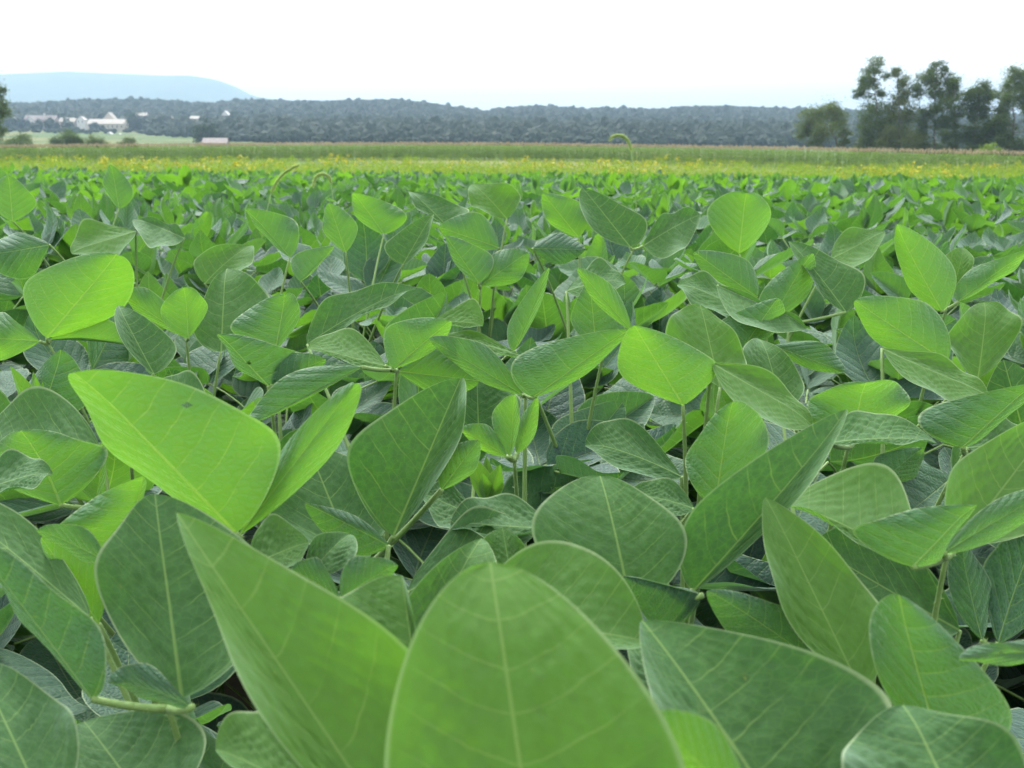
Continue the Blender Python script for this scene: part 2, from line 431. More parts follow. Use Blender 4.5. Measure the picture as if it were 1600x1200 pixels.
def stem_curve(rg, top):
    a = np.array([rg.gauss(0, .015), rg.gauss(0, .015), top*.5]); b = np.array([rg.gauss(0, .012), rg.gauss(0, .012), top])
    return bez((0, 0, 0), a, b, 8)

# ------------------------------------------------------------------ near plants, leaf by leaf
# each leaflet: base, tip, margin, margin (photo pixels), distance, side seen, age, tilt
U, O = 'under', 'over'
HERO = [
 ('soybean plant with the broad rounded pale leaf standing closest to the camera', [
   [((848,1440),(765,872),(606,1265),(1072,1250),.262,O,.30,.35,dict(a=.5,b=.50,quilt=.0017))],
   [((1180,1290),(1015,1120),(1130,1150),(1070,1240),.265,U,.12,-.2,dict(ruf=.03,tipcurl=0.,bulge=.05))]]),
 ('soybean plant with the long pointed pale leaf slanting up from the bottom edge', [
   [((640,1340),(264,788),(428,1150),(668,1050),.30,O,.32,.45,dict(a=.62,b=.85,quilt=.0014))]]),
 ('soybean plant with a dark broad upright leaf beside a folded one at far left', [
   [((283,1092),(240,771),(150,925),(440,925),.42,O,.88,.35,dict(bulge=.12,ruf=.10)),
    ((143,1092),(-70,815),(150,985),(40,975),.41,U,.62,-.2),
    ((300,1105),(172,1062),(225,1042),(240,1102),.40,U,.6,-.2)],
   [((140,965),(-140,745),(60,835),(-20,905),.50,O,.85,1.0)],
   [((70,1260),(-40,1025),(122,1130),(-110,1150),.37,O,.95,.8)],
   [((250,1290),(130,1125),(318,1140),(120,1230),.40,O,.95,1.0)]]),
 ('soybean plant with a pale rounded leaf low at the bottom left of centre', [
   [((560,1290),(335,1165),(425,1118),(440,1260),.335,O,.55,.9)]]),
 ('soybean plant with the large blue green leaf lying open at the bottom right of centre', [
   [((1240,1310),(1003,967),(1050,1175),(1385,1090),.335,O,.90,.55,dict(ruf=.05,b=.8))]]),
 ('soybean plant with a dark glossy leaf in the bottom right corner', [
   [((1520,1310),(1415,1095),(1312,1220),(1625,1195),.31,O,.97,.7)],
   [((1480,1200),(1402,927),(1368,1050),(1590,1135),.385,U,.50,-.1,dict(b=.65))],
   [((1720,1016),(1494,1026),(1590,1002),(1590,1040),.37,U,.35,0)]]),
 ('soybean plant with a twisted light green leaf above a deep green leaf seen from beneath', [
   [((1345,1078),(1198,775),(1222,950),(1378,950),.45,O,.40,.4,dict(bulge=.15))],
   [((1300,1055),(1104,921),(1275,975),(1180,1035),.47,U,.62,-.3)]]),
 ('soybean plant with the wavy edged pale leaf and thick hairy forked stalk on the right', [
   [((1425,884),(1222,782),(1395,745),(1325,842),.50,O,.48,1.1,dict(ruf=.12)),
    ((1427,886),(1522,786),(1335,826),(1465,872),.48,U,.45,-.2,dict(ruf=.10)),
    ((1475,864),(1665,755),(1545,790),(1575,838),.49,U,.40,0),
    ((1500,850),(1660,640),(1485,735),(1660,800),.55,O,.45,.5)],
   [((1500,985),(1270,850),(1400,830),(1380,990),.60,O,.92,.6)],
   [((1560,1005),(1640,790),(1545,880),(1650,920),.56,U,.85,-.1),
    ((1535,1000),(1500,845),(1485,930),(1550,920),.56,U,.85,-.1)]]),
 ('soybean plant with two big grey green leaves spread like wings right of centre', [
   [((985,945),(938,741),(832,845),(1070,850),.50,O,.85,.5,dict(a=.5,b=.62)),
    ((1085,922),(1330,638),(1085,790),(1225,800),.50,O,.88,.1,dict(b=.75)),
    ((1098,930),(972,898),(1040,992),(1060,920),.48,U,.7,-.3,dict(ruf=.12))]]),
 ('soybean plant with a pale arching leaf behind the broad leaf closest to the camera', [
   [((730,980),(1008,1000),(870,845),(860,1030),.41,O,.55,.8,dict(b=.6,a=.45,bend=.05))],
   [((650,1030),(752,836),(628,950),(775,965),.455,O,.72,.5),
    ((800,910),(785,824),(747,865),(828,868),.50,O,.7,.5)],
   [((655,1085),(627,896),(505,975),(650,985),.375,O,.6,.5)],
   [((1090,1080),(985,985),(1000,1080),(1060,990),.42,O,.93,.8)]]),
 ('soybean plant with an insect eaten greyish leaf above a large dark leaf', [
   [((862,826),(704,814),(778,770),(775,838),.58,O,.97,1.3,dict(hole=(.35,.55,.14),a=.45,b=.6))],
   [((636,925),(838,822),(725,806),(725,930),.56,O,.95,.8)],
   [((755,812),(660,770),(700,752),(700,830),.62,O,.97,1.0)],
   [((1085,795),(982,772),(1040,750),(1030,812),.57,O,.9,1.0)]]),
 ('soybean plant with small curled green leaves and a grey leaf left of centre', [
   [((533,934),(622,880),(545,876),(585,928),.45,U,.5,-.3,dict(ruf=.12)),
    ((530,934),(455,888),(500,876),(490,930),.45,U,.55,-.3,dict(ruf=.12))],
   [((478,905),(547,832),(488,850),(552,880),.50,O,.9,.8)],
   [((388,885),(482,846),(415,808),(445,895),.49,O,.62,.8)],
   [((607,852),(477,786),(565,812),(540,866),.55,U,.55,-.2)]]),
 ('soybean plant with the pair of glowing yellow green leaves opening left of centre', [
   [((368,833),(120,578),(430,680),(198,728),.50,U,.10,-.3,dict(a=.7,b=.6,bulge=.03,ruf=.07)),
    ((374,836),(556,598),(438,705),(512,718),.515,U,.20,-.1,dict(b=.6))]]),
 ('soybean plant with a bright pointed leaf just below the glowing pair', [
   [((195,862),(226,741),(85,833),(222,815),.55,U,.15,-.3)],
   [((168,878),(60,827),(125,824),(115,872),.49,U,.45,-.3)],
   [((155,975),(66,838),(158,865),(98,935),.53,U,.20,-.3)]]),
 ('soybean plant with a winged yellow green leaf over a grey leaf tip, far left', [
   [((95,789),(33,672),(-22,735),(162,712),.68,U,.28,-.25,dict(ruf=.10)),
    ((150,782),(162,690),(110,740),(165,740),.70,U,.35,-.2)],
   [((-50,775),(80,735),(20,712),(25,772),.62,O,.95,1.2)],
   [((160,712),(-30,690),(85,615),(70,725),.80,O,.86,.8,dict(b=.6))]]),
 ('soybean plant with a furled yellowish bud before a dark triangular leaf on the left', [
   [((58,668),(99,546),(30,620),(140,625),.88,U,.62,-.1)],
   [((205,720),(260,640),(170,680),(265,700),.80,U,.45,-.1)]]),
 ('soybean plant with the squarish bright translucent leaf catching light at upper left', [
   [((73,528),(185,396),(36,448),(188,486),1.05,U,.08,-.3,dict(a=.72,b=.55,ruf=.06)),
    ((62,533),(-45,528),(0,490),(-10,566),1.05,U,.15,-.2),
    ((78,531),(220,543),(150,498),(165,528),1.06,U,.25,-.4)],
   [((240,584),(182,473),(192,535),(275,540),.95,O,.92,.5)]]),
 ('soybean plant with a shadowed bright leaf below a tall dark pointed leaf', [
   [((294,528),(288,449),(249,496),(322,480),1.06,U,.12,-.2,dict(b=.6)),
    ((290,526),(186,456),(245,458),(228,498),1.08,U,.18,-.2)],
   [((345,550),(352,414),(300,510),(425,480),1.12,O,.78,.5)]]),
 ('soybean plant with a folded deep green pointed leaf below a lighter rounded one', [
   [((419,603),(342,520),(472,556),(370,570),.85,U,.55,-.3,dict(b=.7)),
    ((425,600),(510,560),(440,555),(480,590),.85,U,.5,-.2)],
   [((430,548),(446,459),(362,512),(468,492),.96,U,.42,-.1,dict(b=.6))],
   [((330,700),(240,600),(310,590),(265,660),.84,O,.85,.8)]]),
 ('soybean plant with a long grey green arching leaf and slanted stalk left of centre', [
   [((480,538),(652,446),(520,470),(575,500),.95,O,.88,.6),
    ],
   [((566,574),(385,667),(455,582),(485,620),.72,U,.45,0),
    ((602,572),(480,540),(548,515),(545,566),.80,O,.55,1.2),
    ((614,577),(704,501),(604,512),(682,545),.79,U,.25,-.2),
    ((676,502),(754,506),(735,470),(712,512),.82,O,.45,.9),
    ((622,580),(748,595),(682,540),(690,620),.84,U,.42,-.1)]]),
 ('soybean plant with an unfolding yellow shoot between two broad leaves at centre', [
   [((797,713),(804,616),(768,655),(812,662),.68,U,.05,-.1),
    ((792,713),(720,670),(764,666),(752,704),.68,U,.03,-.1),
    ((808,708),(840,620),(806,668),(836,680),.69,U,.04,-.1)],
   [((816,617),(670,529),(762,543),(742,592),.78,U,.42,-.2),
    ((828,562),(688,530),(740,526),(772,560),.81,O,.5,1.4),
    ((833,621),(985,513),(806,560),(915,585),.76,U,.38,-.2,dict(b=.65))]]),
 ('soybean plant with a large veined blue green leaf pointing up just left of centre', [
   [((615,838),(720,590),(545,705),(712,700),.60,O,.84,.1,dict(quilt=.0018)),
    ((560,890),(478,690),(412,790),(610,770),.67,O,.92,.5),
    ((690,765),(748,688),(688,712),(740,738),.60,U,.4,-.1)],
   [((748,690),(745,583),(708,645),(815,635),.86,O,.97,.3)]]),
 ('soybean plant with a brilliant yellow green square leaf on a long straight stalk', [
   [((1067,633),(990,507),(973,590),(1124,575),.72,U,.06,-.3,dict(a=.8,b=.72,ruf=.05))],
   [((1125,605),(1095,474),(1042,525),(1168,560),.82,O,.45,.5,dict(b=.65))],
   [((1112,567),(1270,657),(1212,590),(1178,655),.73,O,.45,1.0)],
   [((1118,792),(1143,626),(1072,725),(1202,690),.62,U,.28,-.1)],
   [((1065,745),(915,690),(980,660),(990,748),.76,O,.97,.8)]]),
 ('soybean plant with a rounded bright leaf behind a thin grey leaf on the right', [
   [((1335,690),(1352,596),(1262,645),(1420,632),.69,U,.2,-.2,dict(a=.42,b=.45)),
    ((1295,692),(1465,688),(1345,645),(1380,698),.63,O,.85,1.4)],
   [((1222,645),(1189,526),(1158,570),(1255,600),.87,O,.82,.5)],
   [((1370,760),(1440,700),(1370,715),(1430,745),.62,U,.4,0)]]),
 ('soybean plant with a deep green winged leaf at the right edge of the photo', [
   [((1505,699),(1618,596),(1436,652),(1570,660),.66,U,.5,-.2),
    ((1510,700),(1640,690),(1560,655),(1590,720),.68,O,.85,1.0)],
   [((1378,544),(1544,614),(1482,560),(1450,612),.79,O,.45,1.0)]]),
 ('soybean plant with a finely veined light leaf hanging sideways at right', [
   [((1480,566),(1334,469),(1460,480),(1385,545),.86,U,.26,-.2,dict(b=.7)),
    ((1528,592),(1542,469),(1480,535),(1592,520),.90,O,.5,.3,dict(b=.62))],
   [((1120,445),(1262,505),(1195,470),(1165,510),1.0,O,.8,1.2)]]),
 ('soybean plant with a tall narrow glowing leaf standing up on the right', [
   [((1472,486),(1399,350),(1418,445),(1492,415),1.05,U,.10,-.2),
    ((1498,471),(1615,388),(1505,432),(1570,435),1.05,U,.2,-.2),
    ((1490,446),(1506,386),(1472,408),(1518,418),1.09,O,.45,.4)]]),
 ('soybean plant with a narrow upright leaf beside a folded bright one at centre', [
   [((986,516),(902,419),(962,452),(932,475),.92,U,.18,-.2),
    ((932,545),(922,440),(893,502),(978,508),.96,U,.38,-.1)],
   [((804,548),(857,418),(795,505),(842,482),.91,U,.3,-.1)],
   [((885,455),(978,438),(930,413),(930,465),1.05,O,.85,1.2)]]),
 ('soybean plant with a sagging grey leaf between green ones right of centre', [
   [((1322,488),(1233,375),(1345,432),(1270,445),1.10,O,.88,.5),
    ((1205,505),(1267,396),(1190,458),(1268,455),1.12,U,.4,-.1)],
   [((1195,495),(1060,438),(1122,433),(1108,488),1.05,O,.8,1.0)],
   [((1208,540),(1318,580),(1282,535),(1258,575),.92,U,.4,0),
    ((1160,545),(1215,466),(1126,505),(1220,512),.96,U,.42,-.1)]]),
 ('soybean plant with a heart shaped bright leaf standing above the canopy right of centre', [
   [((1155,396),(1165,302),(1105,338),(1203,345),1.5,U,.14,-.2,dict(a=.5,b=.5))],
   [((1183,464),(1083,393),(1170,408),(1118,445),1.18,U,.5,-.2)],
   [((1300,404),(1384,359),(1318,362),(1345,415),1.4,O,.5,.9)]]),
 ('soybean plant with two broad blue green leaves side by side in the middle distance', [
   [((985,386),(911,293),(1008,345),(920,352),1.42,O,.84,.3,dict(b=.65)),
    ((1005,384),(1095,334),(1040,335),(1055,402),1.42,O,.84,.6)],
   [((904,371),(848,302),(918,325),(858,348),1.48,U,.2,-.2)],
   [((832,388),(914,390),(872,364),(870,414),1.32,U,.75,0)]]),
 ('soybean plant with a pale crinkled leaf above a grey leaf near the centre', [
   [((792,342),(737,286),(812,302),(740,326),1.6,O,.4,.5)],
   [((697,352),(639,296),(732,328),(655,328),1.52,O,.9,.6)],
   [((779,387),(686,355),(750,333),(722,390),1.42,U,.4,-.2)]]),
 ('soybean plant with a forked pair of saturated green leaves at the centre', [
   [((748,442),(696,368),(770,402),(715,418),1.26,U,.42,-.2),
    ((751,446),(825,394),(772,396),(808,440),1.27,U,.42,-.1)]]),
 ('soybean plant with a bright round leaf and a pointed blue green leaf left of centre', [
   [((600,366),(552,301),(635,335),(558,342),1.62,U,.2,-.2)],
   [((630,413),(677,332),(602,382),(660,388),1.36,O,.82,.3)],
   [((540,394),(514,317),(506,362),(558,352),1.42,U,.3,-.2)],
   [((470,440),(523,385),(455,402),(495,418),1.22,U,.28,0)]]),
 ('soybean plant with a drooping green leaf and a pale rounded leaf at left', [
   [((453,402),(384,326),(464,350),(410,368),1.42,U,.4,-.2)],
   [((320,443),(393,382),(308,402),(385,425),1.26,O,.6,.6)]]),
 ('soybean plant with a pale leaf and a grey leaf at the left of the field', [
   [((212,361),(110,392),(140,347),(182,402),1.42,O,.5,1.0)],
   [((288,372),(206,339),(270,350),(240,388),1.42,O,.9,1.1)],
   [((77,382),(-35,400),(20,363),(35,435),1.26,U,.62,0)]]),
 ('soybean plant with a rounded bright leaf at the far left edge', [
   [((20,346),(14,274),(-22,312),(55,315),1.6,U,.2,-.1)],
   [((186,326),(174,257),(162,292),(209,300),1.9,U,.35,-.1)]]),
]

hero_roots = []
GROUP = 'soybean plants crowding the field'
def hero_plants():
    sid = 0
    for label, leaves in HERO:
        built = []; bases = []
        for lf in leaves:
            ls = []
            for e in lf:
                B, T, S1, S2, d, side, age, g = e[:8]; kw = dict(e[8]) if len(e) > 8 else {}
                def P(p, extra=0.0): return at(p[0], p[1], d + g*(B[1]-p[1])/F*d + extra)
                lx = np.linalg.norm(np.subtract(S1, S2))*.5/F*d
                cu = (-1 if side == O else 1)*random.Random(sid).uniform(.25, .55)*lx
                b, t, s1, s2 = P(B), P(T), P(S1, cu), P(S2, cu)
                n = np.cross(t-b, s2-s1)
                tocam = CAM-(b+t)/2
                if (np.dot(n, tocam) > 0) != (side == O): s1, s2 = s2, s1
                kw.setdefault('quilt', .0013 if side == O else .0)
                rs = random.Random(sid*7+1); kw.setdefault('ruf', rs.uniform(.10, .22)); kw.setdefault('bulge', .14); kw.setdefault('a', .60); kw.setdefault('b', .72); kw.setdefault('bend', rs.uniform(-.02, .07))
                kw.setdefault('tipcurl', rs.uniform(.05, .25))
                if sid % 9 == 4: kw.setdefault('hole', (rs.uniform(-.6, .6), rs.uniform(.25, .75), rs.uniform(.010, .018)))
                ls.append((b, leaflet(b, t, s1, s2, 41, 52, age, seed=sid, **kw))); sid += 1
                bases.append(b)
            J = np.mean([x[0] for x in ls], 0) if len(ls) > 1 else ls[0][0]
            if len(ls) > 1: J = J*.5 + min((x[0] for x in ls), key=lambda q: q[2])*.5 - np.array([0, 0, .004])
            built.append((J, ls))
        bases = np.array(bases)
        root = np.array([bases[:, 0].mean(), bases[:, 1].mean()+.05, 0]); root[2] = float(ground_z(root[0], root[1]))
        hero_roots.append(root)
        e = empty('soybean_plant', root); tag(e, label, 'soybean plant', GROUP)
        topz = max(.2, min(bases[:, 2].min()-.15, root[2]+.8))-root[2]
        rg = random.Random(sid)
        sc = stem_curve(rg, topz); mb = MB(); tube(mb, sc, np.linspace(.0050, .0012, len(sc)), 8); mb.build('stem', M_STEM, e)
        for J, ls in built:
            j = J-root; zc = max(.08, min(topz-.01, j[2]-rg.uniform(.14, .2)))
            k = np.interp(zc, sc[:, 2], np.arange(len(sc))); i0 = int(min(k, len(sc)-2)); s0 = sc[i0]*(1-(k-i0)) + sc[i0+1]*(k-i0)
            md = j - np.array([0, 0, .06]) + (s0-j)*np.array([.42, .42, 0])
            path = bez(s0, md, j, 12)
            mb = MB(); tube(mb, path, np.linspace(.0023, .0013, 12), 8)
            hairs(mb, path, 260, .0016)
            for b, _ in ls:
                q = b-root
                if np.linalg.norm(q-j) > .003:
                    pr = bez(j, (j+q)/2+np.array([0, 0, -.002]), q, 6); tube(mb, pr, np.linspace(.0019, .0016, 6), 8)
                    hairs(mb, pr, 90, .0014)
            lo = mb.build('leaf', M_STEM, e)
            for b, (V, Q, A) in ls:
                mb = MB(); mb.add(V-root, Q, attr=A); mb.build('leaflet', M_LEAF, lo)
        if 'bud' in label or 'shoot' in label:
            bx = at(45, 600, .86) if 'bud' in label else at(762, 735, .66)
            sz = .030 if 'bud' in label else .024
            b0 = bx-root-np.array([0, 0, sz]); mb = MB()
            for q in range(5):
                an = q*1.3+.4; dr = np.array([math.cos(an)*.35, math.sin(an)*.35, 1.0]); dr /= np.linalg.norm(dr)
                sdv = np.cross(dr, (0.2, 1, 0.1)); sdv /= np.linalg.norm(sdv); L = sz*(1.1+.25*(q % 3)); nn = np.cross(sdv, dr)
                m0 = b0+dr*L*.38
                V, Q, A = leaflet(b0, b0+dr*L, m0-sdv*L*.2+nn*L*.13, m0+sdv*L*.2+nn*L*.13, 9, 12, 0.22, seed=q)
                mb.add(V, Q, attr=A)
            lo = MB(); pth = bez(sc[-1], (sc[-1]+b0)/2+np.array([0, 0, -.03]), b0, 8); tube(lo, pth, .0018, 7); hairs(lo, pth, 160, .0018)
            lo = lo.build('bud_stalk', M_STEM, e); mb.build('bud', M_LEAF, lo)
hero_plants()

# ------------------------------------------------------------------ plants behind and between them
def make_proto(seed, lod, nleaf, top):
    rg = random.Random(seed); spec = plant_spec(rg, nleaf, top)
    sc = stem_curve(rg, top*.80); mb = MB(); tube(mb, sc, np.linspace(.0046, .0008, len(sc)), 6)
    stem = mb.mesh('stem', M_STEM); leaves = []
    for node, h, reach, az, size, age in spec:
        pet, J, J2, parts = trifoliate(rg, size, age, lod, h, reach, az)
        k = np.interp(node, sc[:, 2], np.arange(len(sc))); i0 = int(min(k, len(sc)-2)); o = sc[i0]*(1-(k-i0))+sc[i0+1]*(k-i0)
        mb = MB(); tube(mb, pet+o, np.linspace(.0018, .0012, len(pet)), 6 if lod < 2 else 4); tube(mb, np.array([J, J2])+o, .0013, 5)
        if lod == 0:
            hairs(mb, pet+o, 80, .0015)
            lm = [];
            for V, Q, A in parts:
                m2 = MB(); m2.add(V+o, Q, attr=A); lm.append(m2.mesh('leaflet', M_LEAF))
            leaves.append((mb.mesh('leaf', M_STEM), lm))
        else:
            for V, Q, A in parts: mb.add(V+o, Q, attr=A, m=1)
            leaves.append((mb.mesh('leaf', [M_STEM, M_LEAF]), []))
    return stem, leaves

P0 = [make_proto(100+i, 0, 25, .93) for i in range(5)]
P1 = [make_proto(200+i, 1, 24, .93) for i in range(9)]
LOW = 'leafy green soybean plant deep in the crowded field beyond the nearest leaves'
UNDERL = 'low shaded soybean plant showing through gaps between the large near leaves'
def place(proto, x, y, sc, zs, az, tilt, label):
    stem, leaves = proto
    e = empty('soybean_plant', (x, y, float(ground_z(x, y)))); e.rotation_euler = (tilt[0], tilt[1], az); e.scale = (sc, sc, zs)
    tag(e, label, 'soybean plant', GROUP)
    o = bpy.data.objects.new('stem', stem); col.objects.link(o); o.parent = e
    for pm, lm in leaves:
        l = bpy.data.objects.new('leaf', pm); col.objects.link(l); l.parent = e
        for m in lm:
            k = bpy.data.objects.new('leaflet', m); col.objects.link(k); k.parent = l

spots = []
cell = .285
for iy in range(1, 95):
    for ix in range(-60, 61):
        x = ix*cell + rnd.uniform(-.11, .11); y = iy*cell + rnd.uniform(-.11, .11)
        spots.append((x, y))
def inview(x, y, m=.45): return abs(x) < .53*y + m
near = sorted([p for p in spots if inview(*p) and p[1] > .3 and p[1] < 22.3], key=lambda p: math.hypot(*p))
NIND = 300-len(HERO)
indiv, rest = near[:NIND], near[NIND:]
for x, y in indiv:
    r_ = math.hypot(x, y)
    near_hero = min(math.hypot(x-h[0], y-h[1]) for h in hero_roots)
    if r_ < 1.35:
        top = np.interp(r_, [.3, .7, 1.0, 1.35], [.73, .81, .885, .915])
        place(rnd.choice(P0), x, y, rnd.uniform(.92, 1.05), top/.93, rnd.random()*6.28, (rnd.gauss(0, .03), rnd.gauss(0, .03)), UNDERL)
    else:
        top = rnd.gauss(.925, .03) - (.05 if near_hero < .2 else 0)
        place(rnd.choice(P1), x, y, rnd.uniform(.92, 1.08), top/.93, rnd.random()*6.28, (rnd.gauss(0, .05), rnd.gauss(0, .05)), LOW)

def soy_mass():
    """the rest of the field, hundreds of plants that read as one canopy"""
    mb = MB(); lib = []
    rg = random.Random(55)
    for lod, cnt in ((1, 0), (2, 40)):
        for i in range(cnt):
            f = rg.random(); pet, J, J2, parts = trifoliate(rg, rg.uniform(.10, .135), min(1, max(0, rg.gauss(.80-.6*f, .2))), lod, .14, rg.uniform(.05, .14), 0)
            mp = MB(); tube(mp, pet, .002, 3); 
            for V, Q, A in parts: mp.add(V, Q, attr=A, m=1)
            V = np.concatenate(mp.v); A = np.concatenate(mp.a); Q = np.concatenate(mp.q); qm = np.concatenate(mp.qm); keep = qm == 1
            lib.append((V, A, Q[keep]))
    for x, y in rest:
        gz = float(ground_z(x, y)); top = rg.gauss(.92, .04); n = 8 if y < 12 else 7
        for i in range(n):
            V, A, Q = rg.choice(lib); az = rg.random()*6.28; c, s = math.cos(az), math.sin(az)
            k = rg.uniform(.9, 1.15)
            W = np.stack([V[:, 0]*c-V[:, 1]*s, V[:, 0]*s+V[:, 1]*c, V[:, 2]], 1)*k
            W = W + np.array([x+rg.gauss(0, .05), y+rg.gauss(0, .05), gz+top-.19-rg.random()**1.3*.26])
            mb.add(W, Q, attr=A)
    o = mb.build('soybean_canopy', M_LEAF); tag(o, 'dense far canopy of soybean leaves running back to the goldenrod', 'soybean crop', kind='stuff')
soy_mass()

# ------------------------------------------------------------------ foxtail grass
def foxtail(label, pix, d, root_px, thick=.0026, headlen=None):
    """pix: pixels along the seed head from its neck to its tip"""
    head = np.array([at(p[0], p[1], d) for p in pix]); neck = head[0]
    rx = at(root_px[0], root_px[1], d); root = np.array([rx[0], rx[1]+.03, 0]); root[2] = float(ground_z(root[0], root[1]))
    e = empty('foxtail_grass', root); tag(e, label, 'grass stalk', 'foxtail grasses in the soybeans')
    t = np.linspace(0, len(head)-1, 26); hp = np.stack([np.interp(t, np.arange(len(head)), head[:, i]) for i in range(3)], 1)
    for _ in range(3): hp[1:-1] = (hp[:-2]+hp[1:-1]*2+hp[2:])/4
    d0 = hp[0]-hp[1]; d0 /= np.linalg.norm(d0)
    mb = MB(); path = bez(root-root, (neck+d0*.25-root)*np.array([1, 1, .8]), hp[0]-root, 14); tube(mb, path, np.linspace(.0022, .0011, 14), 6)
    s0 = path[6]
    V, Q, A = leaflet(s0, s0+np.array([.08, -.03, .22]), s0+np.array([.02, -.02, .10]), s0+np.array([.045, .0, .085]), 5, 12, .4, a=.3, b=1, seed=3)
    mb.build('stalk', M_STEM, e); mb = MB(); mb.add(V, Q, attr=A); mb.build('blade', M_LEAF, e)
    mb = MB(); rr = thick*np.sin(np.linspace(.25, 2.95, 26))**.6
    tube(mb, hp-root, rr, 8)
    for i in range(25):
        hairs(mb, (hp-root)[i:i+2], 60, .006, rw=.0003, rad=rr[i]*.9)
    mb.build('seed_head', M_FOX, e)
foxtail('tall foxtail grass with a bristly seed head arching against the blue hill', [(986, 234), (983, 222), (976, 214), (967, 211), (958, 213), (953, 219)], 2.7, (990, 300))
foxtail('foxtail grass with a hooked seed head just above the leaf tops left of centre', [(517, 286), (515, 277), (508, 272), (499, 272), (492, 278), (489, 292)], 2.6, (520, 330))
foxtail('foxtail grass with a straight seed head leaning right above the soybeans', [(424, 300), (432, 284), (444, 270), (457, 262), (468, 257)], 2.5, (415, 340))

# ------------------------------------------------------------------ goldenrod strip and maize
def cards(c, size, nrm=None, aspect=1.0):
    """n randomly turned four-sided leaf faces at points c"""
    n = len(c); a = rng.normal(size=(n, 3)); a /= np.linalg.norm(a, axis=1)[:, None]
    b = np.cross(a, rng.normal(size=(n, 3))); b /= np.linalg.norm(b, axis=1)[:, None]
    s = np.broadcast_to(np.asarray(size, float).reshape(-1, 1), (n, 1))
    V = np.stack([c-a*s, c+b*s*.5*aspect, c+a*s, c-b*s*.5*aspect], 1).reshape(-1, 3)
    return V, np.arange(n*4).reshape(-1, 4)
def rattr(n, per=4):
    a = np.zeros((n*per, 4)); a[:, 0] = np.repeat(rng.random(n), per); return a

def goldenrod():
    mb = MB(); n = 5200
    Y = 29 + 44*rng.random(n); X = (rng.random(n)*2-1)*(.62*Y+6)
    Z = ground_z(X, Y)
    patch = .5+.5*np.sin(X*.23+Y*.11+1.2)*np.sin(X*.071-Y*.23+.4)+.25*np.sin(X*.9+Y*.5)
    patch2 = np.sin(X*.55+1.3)*np.sin(Y*.35+X*.13)+.6*np.sin(X*1.3+Y*.7+2)
    H = (.98+.45*(Y-29)/44)*(.78+.16*patch+.09*patch2+.26*rng.random(n)**2)
    gp = np.zeros(n)
    for cx_, cy_, sx_, sy_ in ((-33, 62, 4, 5), (-22, 58, 3, 4), (-17, 50, 4.5, 5), (-9, 55, 3.5, 5), (-12, 38, 1.5, 3), (1, 52, 5, 5), (4, 40, 2.5, 3), (10, 60, 3, 5), (17, 45, 2.6, 4), (15.5, 38, 2, 2.5), (30, 62, 4, 4), (-27, 44, 2, 3)):
        gp = np.maximum(gp, np.exp(-((X-cx_)/sx_)**2-((Y-cy_)/sy_)**2))
    for i in range(n):
        h = H[i]; b = np.array([X[i], Y[i], Z[i]]); k = 26
        lean = rng.normal(0, .08, 2)
        t = rng.random(k)**.7
        c = b + np.stack([lean[0]*t+rng.normal(0, .10, k), lean[1]*t+rng.normal(0, .10, k), t*h], 1)
        V, Q = cards(c, rng.uniform(.05, .10, k), aspect=.5); mb.add(V, Q, attr=rattr(k), m=0)
        if rng.random() < .006+.85*gp[i]**1.6:
            k = 12; c = b + np.stack([lean[0]+rng.normal(0, .09, k), lean[1]+rng.normal(0, .09, k), h-.22*rng.random(k)+.06], 1)
            V, Q = cards(c, rng.uniform(.03, .07, k), aspect=1.2); mb.add(V, Q, attr=rattr(k), m=1)
    o = mb.build('goldenrod', [M_WEED, M_GOLD], smooth=False)
    tag(o, 'strip of yellow flowering goldenrod and tall weeds beyond the soybeans', 'goldenrod', kind='stuff')
goldenrod()

def maize():
    mb = MB()
    fx = np.array([-260, -95, -30, 10, 40, 62, 90, 130]); fy = np.array([158, 152, 160, 160, 135, 112, 92, 75])
    for row in range(9):
        x = -210.0
        while x < 105:
            x += rng.uniform(.17, .33)*(1 if row < 3 else 1.6)
            y = np.interp(x, fx, fy) + row*.8 + rng.normal(0, .08) + (rng.random()*14 if row > 6 else 0)
            if abs(x) > .62*y+8: continue
            h = 2.72+rng.normal(0, .10); b = np.array([x, y, float(ground_z(x, y))])
            lean = rng.normal(0, .04, 2)
            V = b + np.array([[-.02, 0, 0], [.02, 0, 0], [.012+lean[0], lean[1], h-.3], [-.012+lean[0], lean[1], h-.3]])
            mb.add(V, [(0, 1, 2, 3)], attr=rattr(1), m=0)
            az = rng.random()*3.14
            for i in range(8):
                z0 = .35+.24*i+rng.normal(0, .04); a2 = az+(i % 2)*3.14159+rng.normal(0, .35); L = rng.uniform(.5, .8)
                dx = np.array([math.cos(a2), math.sin(a2), 0]); sd_ = np.array([-dx[1], dx[0], 0])*.045
                p0 = b+np.array([lean[0]*z0/h, lean[1]*z0/h, z0]); p1 = p0+dx*L*.45+np.array([0, 0, L*.42]); p2 = p0+dx*L+np.array([0, 0, L*.05])
                V = np.array([p0-sd_*.5, p0+sd_*.5, p1+sd_, p1-sd_, p2+sd_*.15, p2-sd_*.15])
                mb.add(V, [(0, 1, 2, 3), (3, 2, 4, 5)], attr=np.repeat(rattr(1, 1), 6, 0), m=0)
            tp = b+np.array([lean[0], lean[1], h-.32])
            for i in range(5):
                a2 = rng.random()*6.28; e = tp+np.array([math.cos(a2)*.10, math.sin(a2)*.10, .34+rng.normal(0, .05)])
                s_ = np.array([-math.sin(a2), math.cos(a2), 0])*.028
                mb.add(np.array([tp-s_*.6, tp+s_*.6, e+s_, e-s_]), [(0, 1, 2, 3)], m=1)
    o = mb.build('maize_crop', [M_CORN, M_TASSEL], smooth=False)
    tag(o, 'band of tasselled maize standing between the goldenrod and the hills', 'maize crop', kind='stuff')
maize()

